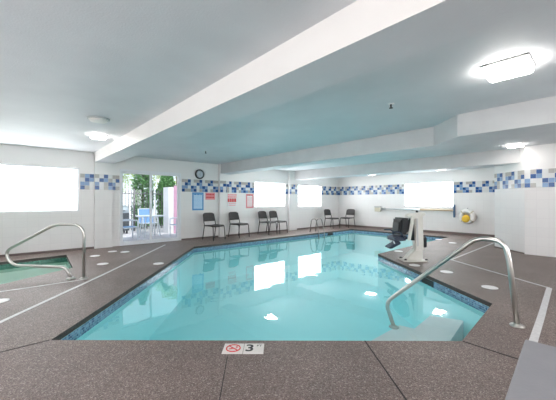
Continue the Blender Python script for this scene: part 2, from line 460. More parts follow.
def basin(name, lp, zt, zw, zb, tile, plaster, label, slope=None):
    n = len(lp)
    bm = bmesh.new()
    for i in range(n):
        a, b = lp[i], lp[(i + 1) % n]
        bm.faces.new([bm.verts.new((a.x, a.y, zt)), bm.verts.new((b.x, b.y, zt)), bm.verts.new((b.x, b.y, zb)), bm.verts.new((a.x, a.y, zb))])
    loops = [[Vector((p.x, p.y, zb)) for p in lp]]
    vs = [bm.verts.new(p) for p in loops[0]]
    for t in tessellate_polygon(loops): bm.faces.new([vs[i] for i in t])
    bm.normal_update()
    o = struct(link(name, bm, plaster)); o['label'] = label
    bm = bmesh.new(); uvl = bm.loops.layers.uv.new('UVMap')
    c = sum((Vector(p) for p in lp), Vector((0, 0))) / n
    for i in range(n):
        a, b = lp[i], lp[(i + 1) % n]; L = (b - a).length
        nn = Vector((-(b - a).y, (b - a).x)).normalized()
        if nn.dot(c - (a + b) / 2) < 0: nn = -nn
        nn = nn * .004
        f = bm.faces.new([bm.verts.new((a.x + nn.x, a.y + nn.y, -.055)), bm.verts.new((b.x + nn.x, b.y + nn.y, -.055)), bm.verts.new((b.x + nn.x, b.y + nn.y, -.155)), bm.verts.new((a.x + nn.x, a.y + nn.y, -.155))])
        for lo, uv in zip(f.loops, ((0, 0), (L, 0), (L, -.10), (0, -.10))): lo[uvl].uv = uv
    link('waterline_tiles', bm, tile, o)
    return o
ZW = -.108
basin('pool_basin', POOL, -.055, ZW, -1.0, M['mosaic'], M['plaster'], 'blue plastered indoor swimming pool basin')
basin('spa_basin', SPA, -.055, ZW, -.75, M['spa_tile'], M['spa_plaster'], 'green spa basin at the left')
def water_obj(name, lp, m, label, cat):
    bm = bmesh.new(); pts = [Vector((p.x, p.y, ZW)) for p in lp]; vs = [bm.verts.new(p) for p in pts]
    for t in tessellate_polygon([pts]):
        f = bm.faces.new([vs[i] for i in t]); f.normal_update()
        if f.normal.z < 0: f.normal_flip()
    tag(link(name, bm, m), label, cat, kind='stuff')
water_obj('pool_water', POOL, M['water'], 'calm turquoise water filling the swimming pool', 'water')
water_obj('spa_water', SPA, M['spa_water'], 'green water filling the spa at the left', 'water')
# entry steps under water in the near right corner
def steps():
    dB = (PC - PB).normalized(); nn = Vector((-dB.y, dB.x))
    bm = bmesh.new()
    for w, zt in ((.52, -.40), (.95, -.66)):
        a, b = PB + dB * .02 + nn * .006, PC - dB * .02 + nn * .006
        if w > .5: poly = [a - dB * .5, b + Vector((0, .45)), b + Vector((0, .45)) + nn * (w * .55), a - dB * .5 + nn * w * .9]
        else: poly = [a, b, b + nn * w * .8, a + nn * w - dB * .2]
        poly = [PB + Vector((-.35 if w > .5 else -.05, .02)), PC + Vector((-.02, .05 if w < .5 else .5)),
                PC + nn * w + Vector((-.02, .12 if w < .5 else .3)), PB + nn * w + Vector((-w * .55, 0))]
        prism(bm, poly, -.995, zt)
    o = struct(link('pool_steps', bm, M['plaster_white'])); o['label'] = 'white underwater entry steps in the near right corner of the pool'
steps()
# skimmer mouths in the pool wall
def skimmer(p, d, label):
    nn = Vector((-d.y, d.x))
    bm = bmesh.new(); rot = math.atan2(d.y, d.x)
    t = thing('pool_skimmer', label, 'skimmer', (p.x, p.y, -.095), rot)
    box(bm, -.16, -.012, -.05, .16, -.004, -.04); box(bm, -.16, -.012, .03, .16, -.004, .04)
    box(bm, -.16, -.012, -.04, -.145, -.004, .03); box(bm, .145, -.012, -.04, .16, -.004, .03)
    link('skimmer_frame', bm, M['black'], t)
    bm = bmesh.new(); box(bm, -.145, -.009, -.04, .145, -.005, .03)
    link('skimmer_opening', bm, M['black'], t)
d = (PC - PD).normalized()
q = PC + (PD - PC) * .40
skimmer(q, -(PC - PD).normalized() * -1, 'dark skimmer opening in the pool side behind the near handrail')
q2 = W(9.3, 7.235).xy
skimmer(q2, D1, 'small dark skimmer opening in the far pool edge left of the corner')

# drain strips in the deck, joints
def ribbon(bm, pts, w, z):
    P = [Vector(p) for p in pts]; L, Rr = [], []
    for i, p in enumerate(P):
        a = (p - P[i - 1]).normalized() if i else (P[1] - p).normalized()
        b = (P[i + 1] - p).normalized() if i < len(P) - 1 else a
        n = Vector((-(a + b).y, (a + b).x)).normalized(); k = w / 2 / max(.4, n.dot(Vector((-a.y, a.x))))
        L.append(p + n * k); Rr.append(p - n * k)
    for i in range(len(P) - 1):
        prism(bm, [Rr[i], Rr[i + 1], L[i + 1], L[i]], 0.0, z)
def strip(name, pts, w, z=.004, m='strip', label=None):
    bm = bmesh.new(); ribbon(bm, pts, w, z); o = struct(link(name, bm, M[m]))
    if label: o['label'] = label
strip('trim_201', [(-2.70, 2.2), (-2.746, 2.92), (-2.84, 4.717), (-3.09, 8.1)], .045, label='white drain strip along the left side of the pool')
strip('trim_202', [(-4.1, 3.2), (-3.70, 3.88), (-3.12, 4.385), (-2.93, 4.55)], .035, label='white drain strip between the spa and the pool')
strip('trim_203', [(2.05, 2.40), (2.73, 3.07), (3.74, 4.08)], .058, label='wide white drain strip beside the near right rail')
strip('trim_204', [(3.74, 4.08), (3.53, 6.04), (6.15, 8.45)], .035, label='white drain strip along the right side of the pool')
strip('trim_205', [(-1.97, 2.553), (-2.6, 2.0), (-3.6, 1.1)], .012, .002, 'joint')
strip('trim_206', [(.745, 2.54), (.8, 1.1), (.82, .6)], .010, .002, 'joint')
strip('trim_207', [(1.58, 2.53), (1.80, 2.27), (2.4, 1.6)], .014, .002, 'joint')
strip('trim_208', [(-.39, 2.28), (-.30, 1.1)], .006, .002, 'joint')

# ceiling and beams
def ceiling():
    bm = bmesh.new()
    poly = [W(UB - .3, VB - .3).xy, W(9.15, VB - .3).xy, W(9.15, VA + .3).xy, W(UB - .3, VA + .3).xy]
    prism(bm, poly, ZC, ZC + .2)
    poly = [W(9.15, VB - .3).xy, W(UF + .3, VB - .3).xy, W(UF + .3, VA + .3).xy, W(9.15, VA + .3).xy]
    prism(bm, poly, 2.31, ZC + .2)
    struct(link('ceiling', bm, M['ceil']))
ceiling()
def beam(name, poly, z, label, m='paint'):
    bm = bmesh.new(); prism(bm, [W(*p).xy for p in poly], z, ZC)
    bm.normal_update()
    for f in bm.faces: f.material_index = 1 if abs(f.normal.z) > .5 else 0
    o = struct(link(name, bm, [M[m], M['ceil']])); o['label'] = label
beam('trim_301', [(B1[0], VB), (B1[1], VB), (B1[1], VA), (B1[0], VA)], 2.18, 'nearest white ceiling beam crossing the room')
beam('trim_302', [(B2[0], VB), (B2[0] + .5, VB), (B2[0] + .5, 1.2), (B2[1] + .5, 1.7), (B2[1] + .5, VA), (B2[1], VA), (B2[1], 1.90), (B2[0], 1.41)], 2.115, 'white ceiling beam that steps back above the pool lift', 'paint_dimmed')
beam('trim_303', [(B3[0], 1.0), (B3[1], 1.0), (B3[1], VA), (B3[0], VA)], 2.085, 'farthest white ceiling beam before the far wall', 'paint_dimmed')

# ------------------------------------------------------------------ ceiling lamps
def lamp(loc, label, z=ZC, s=.175, h=.075):
    t = thing('ceiling_lamp', label, 'lamp', (loc[0], loc[1], z), A1, 'square ceiling lamps')
    bm = bmesh.new(); box(bm, -s, -s, -.018, s, s, 0, bev=.006); link('lamp_frame', bm, M['lamp_frame'], t)
    bm = bmesh.new(); box(bm, -s + .01, -s + .01, -h, s - .01, s - .01, -.018, bev=.025); link('diffuser', bm, M['lamp'], t)
    return t
lamp((2.085, 2.69), 'lit square ceiling lamp at the upper right, the largest in view')
lamp(W(1.24, 6.4), 'lit square ceiling lamp tucked against the near beam at the left wall', s=.13, h=.055)
lamp(W(8.2, 1.32), 'lit square ceiling lamp near the chamfered right wall', s=.14, h=.045)
lamp(W(6.3, 7.3), 'lit square ceiling lamp behind the middle beam, above the pool')
lamp(W(10.6, 6.25), 'lit square ceiling lamp under the far wall, above the corner chair', z=2.31)
lamp(W(10.6, 3.70), 'lit square ceiling lamp under the far wall, above the window and life ring', z=2.31)
# fill lamps added out of frame, around the bay the camera stands in
lamp(W(.2, .2), 'added fill lamp, square, overhead of the near pool deck')
lamp(W(-1.4, 3.2), 'added fill lamp, square, over the deck behind the spa rail')
lamp(W(-1.4, -1.4), 'added fill lamp, square, behind the photographer')
lamp(W(3.37, -1.9), 'added fill lamp, square, beyond the right edge of the picture')
lamp(W(6.3, 4.0), 'lit square ceiling lamp behind the middle beam, over the pool centre')
def dome():
    t = thing('smoke_detector', 'flat round white ceiling fixture left of the near beam', 'detector', (-2.68, 4.42, ZC), 0)
    bm = bmesh.new(); lathe(bm, [(.15, 0), (.15, -.015), (.14, -.02)][::-1], 32); link('mounting_plate', bm, M['lamp_frame'], t)
    bm = bmesh.new(); lathe(bm, [(.06, -.055), (.11, -.045), (.13, -.02)], 32); link('cap', bm, M['ring_white'], t, smooth=True)
dome()
def sprinkler(p, label):
    t = thing('fire_sprinkler', label, 'sprinkler', (p[0], p[1], ZC), 0, 'ceiling sprinklers')
    bm = bmesh.new(); lathe(bm, [(.035, -.008), (.04, 0)], 20); link('escutcheon', bm, M['cover'], t)
    bm = bmesh.new(); lathe(bm, [(.008, -.05), (.012, -.008)], 12); lathe(bm, [(.024, -.056), (.024, -.05)], 16); link('deflector', bm, M['dark_metal'], t)
sprinkler(((391 - 278) / 296 * 3.75, 3.75), 'small dark sprinkler head on the ceiling above the pool lift')
sprinkler(((205.7 - 278) / 296 * 7.3, 7.3), 'small sprinkler head on the ceiling above the wall clock')

# ------------------------------------------------------------------ handrails
def flange(bm_parent, x, y, z=0.0):
    bm = bmesh.new(); lathe(bm, [(.062, 0), (.060, .010), (.035, .020), (.028, .028)], 24, c=(x, y))
    for v in bm.verts: v.co.z += z
    return link('flange', bm, M['steel'], bm_parent)
def rail_right():
    t = thing('pool_handrail', 'thick stainless handrail arching from the deck into the near pool corner', 'handrail', (2.295, 2.84, 0), math.atan2(.7413, -.6712))
    bm = bmesh.new()
    pts = [(0, 0, 0), (.06, 0, .62), (.10, 0, .80), (.32, 0, .825), (1.20, 0, 0.02), (1.34, 0, -.12), (1.23, 0, -.395)]
    tube(bm, fillet(pts, [0, .2, .16, .12, .12, .10, 0], 8), .024, 16)
    link('rail_tube', bm, M['steel'], t)
    flange(t, 0, 0); flange(t, 1.23, 0, -.40)
rail_right()
def rail_left():
    t = thing('spa_handrail', 'stainless handrail loop on two posts beside the green spa', 'handrail', (-3.0, 4.57, 0), math.pi)
    Z = 4.57; s = Z / 296.0
    def P(px, py): return (-( (px - 278) * s + 3.0), 0, 1.2 - (py - 201) * s)
    pts = [P(83.7, 278.9), P(84.3, 224.4), P(55, 224.4), P(4.5, 251.5), P(12, 265.6), P(66.5, 267.3), P(71.2, 279)]
    pts[0] = (pts[0][0], 0, 0); pts[-1] = (pts[-1][0], 0, 0)
    bm = bmesh.new(); tube(bm, fillet(pts, [0, .2, .12, .13, .13, .12, 0], 8), .021, 16)
    link('rail_tube', bm, M['steel'], t)
    flange(t, pts[0][0], 0); flange(t, pts[-1][0], 0)
rail_left()
def ladder():
    # grab rails of the pool ladder on the far side
    t = thing('pool_ladder', 'pair of low steel ladder rails at the far pool edge beside a chair', 'ladder', W(8.6, 7.24), A1)
    for x in (0, .32):
        bm = bmesh.new()
        tube(bm, fillet([(x, .42, 0), (x, .34, .50), (x, .12, .53), (x, -.03, .04), (x, -.03, -.24)], .12, 6), .019, 12)
        link('grab_rail', bm, M['steel_dark'], t)
ladder()

# ------------------------------------------------------------------ chairs
def make_chair():
    t = thing('stacking_chair', '', 'chair', (0, 0, 0), 0, 'dark armless chairs along the walls')
    # local: faces -y, seat .45
    bm = bmesh.new()
    n = 8
    top, bot = [], []
    for j in range(n + 1):
        y = -.22 + .44 * j / n
        rt, rb = [], []
        for i in range(n + 1):
            x = -.225 + .45 * i / n
            z = .445 + .012 * ((x / .225) ** 2) - (.018 * max(0, (-y - .15) / .07) ** 2)
            rt.append(bm.verts.new((x, y, z))); rb.append(bm.verts.new((x, y, z - .028)))
        top.append(rt); bot.append(rb)
    for j in range(n):
        for i in range(n):
            bm.faces.new((top[j][i], top[j][i + 1], top[j + 1][i + 1], top[j + 1][i]))
            bm.faces.new((bot[j][i], bot[j + 1][i], bot[j + 1][i + 1], bot[j][i + 1]))
    for i in range(n):
        bm.faces.new((top[0][i], bot[0][i], bot[0][i + 1], top[0][i + 1])); bm.faces.new((top[n][i], top[n][i + 1], bot[n][i + 1], bot[n][i]))
        bm.faces.new((top[i][0], top[i + 1][0], bot[i + 1][0], bot[i][0])); bm.faces.new((top[i][n], bot[i][n], bot[i + 1][n], top[i + 1][n]))
    link('seat', bm, M['dark_plastic'], t, smooth=True)
    bm = bmesh.new()
    a, b = [], []
    N, K = 10, 6
    for k in range(K + 1):
        f = k / K; z = .56 + .27 * f; y0 = .215 + .055 * f
        hw = .225 - .035 * max(0, (f - .75) / .25) ** 2
        ra, rb = [], []
        for i in range(N + 1):
            q = -1 + 2 * i / N; x = hw * q; y = y0 + .035 * (1 - q * q); zz = z - (.03 * abs(q) ** 6 * f)
            ra.append(bm.verts.new((x, y, zz))); rb.append(bm.verts.new((x, y + .014, zz)))
        a.append(ra); b.append(rb)
    for k in range(K):
        for i in range(N):
            bm.faces.new((a[k][i], a[k][i + 1], a[k + 1][i + 1], a[k + 1][i])); bm.faces.new((b[k][i], b[k + 1][i], b[k + 1][i + 1], b[k][i + 1]))
        bm.faces.new((a[k][0], a[k + 1][0], b[k + 1][0], b[k][0])); bm.faces.new((a[k][N], b[k][N], b[k + 1][N], a[k + 1][N]))
    for i in range(N):
        bm.faces.new((a[0][i], b[0][i], b[0][i + 1], a[0][i + 1])); bm.faces.new((a[K][i], a[K][i + 1], b[K][i + 1], b[K][i]))
    link('backrest', bm, M['dark_plastic'], t, smooth=True)
    for s in (-1, 1):
        bm = bmesh.new(); tube(bm, fillet([(s * .235, -.25, 0), (s * .222, -.215, .42), (s * .222, -.10, .43)], .05), .014, 8)
        link('leg', bm, M['dark_metal'], t)
        bm = bmesh.new(); tube(bm, fillet([(s * .235, .27, 0), (s * .226, .19, .43), (s * .222, .235, .62), (s * .20, .275, .80)], .08), .014, 8)
        link('leg', bm, M['dark_metal'], t)
    bm = bmesh.new()
    for s in (-1, 1): tube(bm, [(s * .222, -.12, .43), (s * .224, .19, .43)], .011, 8)
    tube(bm, [(-.222, -.20, .425), (.222, -.20, .425)], .010, 8); tube(bm, [(-.222, .18, .428), (.222, .18, .428)], .010, 8)
    link('seat_frame', bm, M['dark_metal'], t)
    return t
c0 = make_chair()
spots = [((4.73, 8.2), 10, 'dark armless chair under the blue sign, left end of the row'),
         ((5.67, 8.2), 10, 'dark armless chair under the red lettered sign, second of the row'),
         ((6.96, 8.25), 10, 'dark armless chair of the close pair, the left one under the window'),
         ((7.49, 8.25), 10, 'dark armless chair of the close pair, the right one under the window'),
         ((10.55, 8.1), 0, 'dark armless chair by the pool ladder, left of the far corner'),
         ((11.35, 7.85), -90, 'dark armless chair against the far wall, right of the far corner')]
for i, ((u, v), r, lab) in enumerate(spots):
    c = c0 if i == 0 else copy_tree(c0)
    c.location = W(u, v); c.rotation_euler = (0, 0, A1 + R(r)); c['label'] = lab

# ------------------------------------------------------------------ wall things: clock and signs
def on_long(px, z, dy=0.0, plane=VA): return W(uv_x(px, plane), plane - dy, z)
def clock():
    p = on_long(199.3, 2.055, .03)
    t = thing('wall_clock', 'round dark rimmed clock above the tile band right of the glass door', 'clock', p, A1)
    Mx = Matrix.Rotation(R(90), 4, 'X')
    bm = bmesh.new(); lathe(bm, [(.155, -.028), (.157, .01), (.145, .028), (.116, .020), (.112, .006)], 40, Mx); link('rim', bm, M['dark_metal'], t)
    bm = bmesh.new(); lathe(bm, [(.121, .0), (.121, .010)], 40, Mx)
    link('dial', bm, M['dial'], t)
    for k in range(12):
        bm = bmesh.new(); rot = Matrix.Rotation(R(30 * k), 4, 'Y'); L = .022 if k % 3 == 0 else .014
        box(bm, -.004, -.0125, .104 - L, .004, -.0105, .104, rot=rot); link('hour_mark', bm, M['ink'], t)
    bm = bmesh.new(); box(bm, -.004, -.014, -.01, .004, -.012, .06, rot=Matrix.Rotation(R(160), 4, 'Y')); link('hour_hand', bm, M['ink'], t)
    bm = bmesh.new(); box(bm, -.003, -.016, -.01, .003, -.014, .09, rot=Matrix.Rotation(R(25), 4, 'Y')); link('minute_hand', bm, M['ink'], t)
clock()
def sign(px0, px1, z0, z1, label, style):
    u0, u1 = uv_x(px0, VA - .01), uv_x(px1, VA - .01); w = u1 - u0; h = z1 - z0
    t = thing('wall_sign', label, 'sign', W(u0, VA - .003, z0), A1, 'safety signs below the tile band')
    bm = bmesh.new(); box(bm, 0, -.006, 0, w, .002, h)
    link('sign_panel', bm, {'blue': M['sign_pale'], 'red_text': M['sign_white'], 'pinkish': M['pink'], 'framed': M['sign_white']}[style], t)
    def bars(rows, m, name, x0=.1, x1=.9, seed=1):
        random.seed(seed)
        for (a, b) in rows:
            bm = bmesh.new(); x = x0 * w
            while x < x1 * w - .01:
                L = random.uniform(.03, .09); e = min(x + L, x1 * w)
                box(bm, x, -.008, a * h, e, -.0055, b * h); x = e + .012
            link(name, bm, m, t)
    def frame(m, b=.05, name='border'):
        bm = bmesh.new(); bb = b * min(w, h) * 1.2
        box(bm, 0, -.008, 0, w, -.0055, bb); box(bm, 0, -.008, h - bb, w, -.0055, h)
        box(bm, 0, -.008, bb, bb, -.0055, h - bb); box(bm, w - bb, -.008, bb, w, -.0055, h - bb)
        link(name, bm, m, t)
    if style == 'blue':
        frame(M['sign_blue_dark'], .10); bars([(.84, .91)], M['sign_blue_dark'], 'heading', .15, .85, 2)
        bars([(.1 + .072 * k, .13 + .072 * k) for k in range(10)], M['sign_blue'], 'text_lines', .14, .86, 3)
    elif style == 'red_text':
        bars([(.82, .95), (.66, .79)], M['pink'], 'heading', .02, .98, 4)
        bars([(.34, .62)], M['red'], 'large_text', .02, .98, 5)
        bars([(.20, .25), (.08, .13)], M['pink'], 'text_lines', .12, .88, 6)
    elif style == 'pinkish':
        bars([(.62, .82), (.22, .42)], M['red'], 'text_lines', .08, .92, 7)
    else:
        frame(M['pink'], .13); bars([(.88, .95)], M['red'], 'heading', .12, .88, 8)
        bars([(.12 + .07 * k, .14 + .07 * k) for k in range(10)], M['pink'], 'text_lines', .2, .8, 9)
sign(192.2, 203.6, .905, 1.475, 'light blue framed notice board left of the first chair', 'blue')
sign(205.6, 215.0, 1.245, 1.475, 'small faded red sign right of the blue notice', 'pinkish')
sign(227.6, 236.8, 1.0, 1.47, 'white sign with large red lettering above the second chair', 'red_text')
sign(246.0, 253.4, .94, 1.455, 'tall white notice with a red border beside the window', 'framed')

# reaching pole on far wall; life ring
def far_x(px): # distance along far wall (from corner) at pixel column
    r = (px - 278) / 296.0
    v = (r * D2.x + D2.y) / (r * D1.x + D1.y) * UF
    return VA - v
AF = math.atan2(-D2.y, -D2.x)
def farpt(px, z, out=0.0): return W(UF - out, VA - far_x(px), z)
def pole():
    t = thing('reaching_pole', 'long rescue pole with a net frame head resting on the far wall hooks', 'pole', farpt(379, .865, .08), AF)
    L = far_x(454.5) - far_x(379)
    bm = bmesh.new(); tube(bm, [(.1, 0, 0), (L * .62, 0, 0)], .028, 12); link('pole_tube', bm, M['alu'], t)
    bm = bmesh.new(); tube(bm, [(L * .6, 0, -.001), (L, 0, -.001)], .034, 12); link('pole_grip', bm, M['wood'], t)
    bm = bmesh.new(); box(bm, -.14, -.06, -.12, .12, .06, .10, bev=.02); link('pole_head', bm, M['cream'], t)
    bm = bmesh.new(); box(bm, -.15, -.065, .05, .13, .065, .115, bev=.015); box(bm, .1, -.03, -.07, .16, .03, .05, bev=.01); link('head_cap', bm, M['lamp_frame'], t)
    for x in (.28, L * .5, L - .05):
        bm = bmesh.new(); box(bm, x - .02, -.03, -.05, x + .02, .078, -.025); box(bm, x - .02, .06, -.06, x + .02, .078, .06)
        link('wall_hook', bm, M['lamp_frame'], t)
    bm = bmesh.new(); box(bm, L - .01, -.03, -.25, L + .03, .078, .20, bev=.006); link('end_bracket', bm, M['blue'], t)
pole()
def ring():
    RR = .185
    t = thing('life_ring', 'white ring buoy with coiled yellow rope hung on the far wall', 'life ring', farpt(468, .665, .085), AF)
    bm = bmesh.new()
    tube(bm, [(RR * math.cos(2 * math.pi * k / 36), 0, RR * math.sin(2 * math.pi * k / 36)) for k in range(36)],   .078, 14, closed=True)
    link('buoy', bm, M['ring_white'], t)
    bm = bmesh.new()
    pts = []
    for k in range(200):
        a = k * .35; r = .085 + .022 * math.sin(k * .8)
        pts.append((r * math.cos(a), -.02 + .03 * math.sin(k * .37), -.02 + (r + .01) * math.sin(a) - (.05 if k % 40 > 30 else 0)))
    tube(bm, [(x - .03, y, z - .05) for x, y, z in pts], .011, 6)
    link('rope_coil', bm, M['yellow'], t)
    bm = bmesh.new(); lathe(bm, [(.10, -.04), (.13, .03), (.12, .08), (.07, .10)], 20, Matrix.Translation((-.03, 0, -.09)) @ Matrix.Rotation(R(90), 4, 'X')); link('rope_bag', bm, M['yellow'], t)
    for k in range(4):
        a = R(45 + 90 * k); c = Vector((RR * math.cos(a), 0, RR * math.sin(a))); tdir = Vector((-math.sin(a), 0, math.cos(a)))
        bm = bmesh.new(); tube(bm, [c - tdir * .02, c + tdir * .02], .0805, 14); link('strap', bm, M['cream'], t)
    bm = bmesh.new(); tube(bm, [(0, .085, .28), (0, 0, .28), (0, 0, .26)], .008, 8); link('hook', bm, M['dark_metal'], t)
ring()

# ------------------------------------------------------------------ pool lift
def lift():
    s = 5.9 / 296.0; X0 = (412 - 278) * s
    t = thing('pool_lift', 'off-white pool lift with a black seat swung out over the water', 'pool lift', (X0 + .07, 5.97, 0), 0)
    def P(px, py): return ((px - 415) * s, (260 - py) * s)   # local x, z in the plane of the mast
    def plate(bm, pts, y0, y1, mi=0, bev=.012):
        a = [bm.verts.new((x, y0, z)) for x, z in pts]; b = [bm.verts.new((x, y1, z)) for x, z in pts]; n = len(pts)
        fs = [bm.faces.new(a), bm.faces.new(b[::-1])] + [bm.faces.new((a[i], b[i], b[(i + 1) % n], a[(i + 1) % n])) for i in range(n)]
        bmesh.ops.recalc_face_normals(bm, faces=fs)
        for f in fs: f.material_index = mi
        if bev: bmesh.ops.bevel(bm, geom=list({e for f in fs for e in f.edges}), offset=bev, segments=2, affect='EDGES')
    bm = bmesh.new(); plate(bm, [(-.26, 0), (.22, 0), (.22, .025), (-.26, .025)], -.15, .15, bev=.008)
    link('base_plate', bm, M['lift_white'], t)
    bm = bmesh.new(); plate(bm, [(-.20, .025), (.15, .025), (.15, .22), (-.01, .24), (-.12, .13)], -.09, .09, bev=.02)
    link('base_housing', bm, M['lift_white'], t)
    for x, y in ((-.22, -.12), (-.22, .12), (.19, -.12), (.19, .12)):
        bm = bmesh.new(); lathe(bm, [(.025, .03), (.025, .045), (.015, .055)], 12, c=(x, y)); link('anchor_bolt', bm, M['black'], t)
    bm = bmesh.new(); plate(bm, [(-.01, .19), (.185, .19), (.155, .95), (-.03, .95)], -.062, .062, bev=.025)
    link('mast', bm, M['lift_white'], t)
    bm = bmesh.new(); plate(bm, [(.035, .30), (.065, .30), (.045, .86), (.018, .86)], -.068, -.058, bev=.003)
    link('mast_groove', bm, M['lamp_frame'], t)
    bm = bmesh.new(); plate(bm, [(-.17, .875), (.21, .91), (.22, .955), (.16, .975), (-.02, .96), (-.17, .935)], -.05, .05, bev=.014)
    link('lifting_arm', bm, M['lift_white'], t)
    bm = bmesh.new(); plate(bm, [(-.235, .44), (-.18, .44), (-.095, .90), (-.165, .90)], -.27, -.225, bev=.012)
    link('hanger_arm', bm, M['lift_white'], t)
    bm = bmesh.new(); tube(bm, [(-.075, 0, .45), (-.075, 0, .88)], .03, 12); tube(bm, [(-.06, -.08, .42), (-.07, -.08, .74)], .035, 12)
    link('actuator', bm, M['black'], t)
    bm = bmesh.new(); plate(bm, [(.175, .27), (.235, .27), (.235, .48), (.185, .48)], -.06, .06, bev=.012)
    link('battery_pack', bm, M['black'], t)
    bm = bmesh.new(); lathe(bm, [(.02, .97), (.024, .985), (.01, 1.01)], 12, c=(.06, 0)); link('control_knob', bm, M['dark_metal'], t)
    # seat turned over the water
    bm = bmesh.new(); plate(bm, [(-.36, .54), (-.20, .56), (-.16, .86), (-.34, .865)], -.21, .21, bev=.03)
    link('seat_back', bm, M['black'], t)
    bm = bmesh.new(); plate(bm, [(-.385, .60), (-.35, .58), (-.335, .80), (-.365, .78)], -.15, .15, bev=.01)
    link('back_pad', bm, M['black'], t)
    bm = bmesh.new(); plate(bm, [(-.48, .40), (-.22, .43), (-.20, .53), (-.44, .50), (-.49, .45)], -.21, .21, bev=.025)
    link('seat_pan', bm, M['navy'], t)
    bm = bmesh.new(); plate(bm, [(-.56, .265), (-.50, .25), (-.30, .355), (-.34, .41)], -.13, .13, bev=.015)
    link('footrest', bm, M['navy'], t)
    for y in (-.23, .23):
        bm = bmesh.new(); tube(bm, fillet([(-.30, y, .47), (-.36, y, .60), (-.52, y, .60)], .05), .016, 10); link('armrest', bm, M['navy'], t)
    bm = bmesh.new(); tube(bm, fillet([(-.46, -.1, .44), (-.42, -.1, .33), (-.40, -.1, .31)], .03), .014, 8); link('footrest_tube', bm, M['alu'], t)
    bm = bmesh.new(); tube(bm, fillet([(-.46, .1, .44), (-.42, .1, .33), (-.40, .1, .31)], .03), .014, 8)
    link('footrest_tube', bm, M['alu'], t)
    bm = bmesh.new(); box(bm, -.17, -.26, .86, -.04, .04, .90, bev=.008); link('cross_bar', bm, M['lift_white'], t)
    bm = bmesh.new(); tube(bm, [(-.215, -.05, .47), (-.30, -.05, .47)], .03, 12); link('seat_pivot', bm, M['alu'], t)
lift()

# ------------------------------------------------------------------ round deck covers and depth marker
covers = [((489.7, 287.5), 'beside the drain strip corner at the right'), ((446.5, 272), 'under the near handrail, right of the pool'),
          ((414.5, 265.3), 'just in front of the pool lift base'), ((398.5, 251.3), 'on the deck point left of the pool lift'),
          ((438.5, 239.5), 'near the far end of the right deck'), ((452.5, 243), 'on the right deck below the reaching pole end'),
          ((102.8, 264), 'between the spa rail and the drain strip'), ((158.5, 263.7), 'at the left pool edge facing the glass door'),
          ((95, 256), 'right of the spa corner'), ((112.5, 251.6), 'near the left wall pilaster'), ((125, 252), 'before the glass door'),
          ((-1, 301.5), 'at the left edge of the picture beside the spa')]
c0 = None
for (px, py), lab in covers:
    k = 1.2 / (py - 201); x, y = (px - 278) * k, 296 * k
    if c0 is None:
        bm = bmesh.new(); lathe(bm, [(.098, 0), (.098, .004), (.092, .007), (.085, .007), (.083, .006)], 36)
        c0 = link('deck_cover', bm, M['cover']); c = c0
    else:
        c = c0.copy(); COL.objects.link(c)
    c.location = (x, y, 0.0005); tag(c, 'round white deck cover ' + lab, 'cover', 'round white covers set in the deck')
FONT = bpy.data.curves
def text_mesh(name, body, size, m, parent, loc, rot=(0, 0, 0), ext=.0006, bold=.0):
    cu = bpy.data.curves.new(name, 'FONT'); cu.body = body; cu.size = size; cu.extrude = ext; cu.offset = bold
    cu.align_x = 'CENTER'; cu.align_y = 'CENTER'
    o = bpy.data.objects.new(name, cu); COL.objects.link(o)
    dg = bpy.context.evaluated_depsgraph_get(); me = bpy.data.meshes.new_from_object(o.evaluated_get(dg))
    bpy.data.objects.remove(o)
    me.materials.clear(); me.materials.append(m)
    q = bpy.data.objects.new(name, me); COL.objects.link(q); q.parent = parent; q.location = loc; q.rotation_euler = rot
    return q
def marker():
    t = thing('depth_marker', 'white 3 FT depth tile with red no diving symbol at the pool edge', 'marker', (-.279, 2.40, 0), 0)
    for x in (-.083, .083):
        bm = bmesh.new(); box(bm, x - .081, -.081, 0, x + .081, .081, .006, bev=.002); link('tile', bm, M['tile_white'], t)
    bm = bmesh.new(); r = .055
    tube(bm, [(-.083 + r * math.cos(2 * math.pi * k / 32), r * math.sin(2 * math.pi * k / 32), .0062) for k in range(32)], .0055, 6, closed=True)
    box(bm, -.055, -.0045, .006, .055, .0045, .009, rot=Matrix.Translation((-.083, 0, 0)) @ Matrix.Rotation(R(-42), 4, 'Z'))
    link('prohibition_ring', bm, M['red'], t)
    bm = bmesh.new(); Tt = Matrix.Translation((-.083, 0, 0))
    box(bm, -.034, -.006, .006, .006, .006, .0085, rot=Tt @ Matrix.Rotation(R(25), 4, 'Z'))
    box(bm, -.002, -.005, .006, .030, .003, .0085, rot=Tt @ Matrix.Rotation(R(-30), 4, 'Z'))
    lathe(bm, [(.009, .006), (.009, .0085)], 14, c=(-.083 + .026, .019))
    link('diver_pictogram', bm, M['red'], t)
    text_mesh('numeral', '3', .150, M['ink'], t, (.050, 0, .007), bold=.003)
    text_mesh('unit_text', 'FT', .042, M['ink'], t, (.125, .040, .007))
marker()

# ------------------------------------------------------------------ grey bench at the lower right
def bench():
    # built along its own axes at its far left corner
    e1 = Vector((-.993, -1.0)).normalized(); rot = math.atan2(e1.y, e1.x)
    t = thing('low_bench', 'flat smooth grey bench top in the lower right corner', 'bench', (1.345, 1.612, 0), rot)
    bm = bmesh.new(); box(bm, 0, .0, .40, 1.5, .55, .45, bev=.008); link('bench_top', bm, M['bench'], t)
    for x in (.12, 1.38):
        bm = bmesh.new(); box(bm, x - .05, .06, 0, x + .05, .49, .40); link('leg', bm, M['bench'], t)
bench()

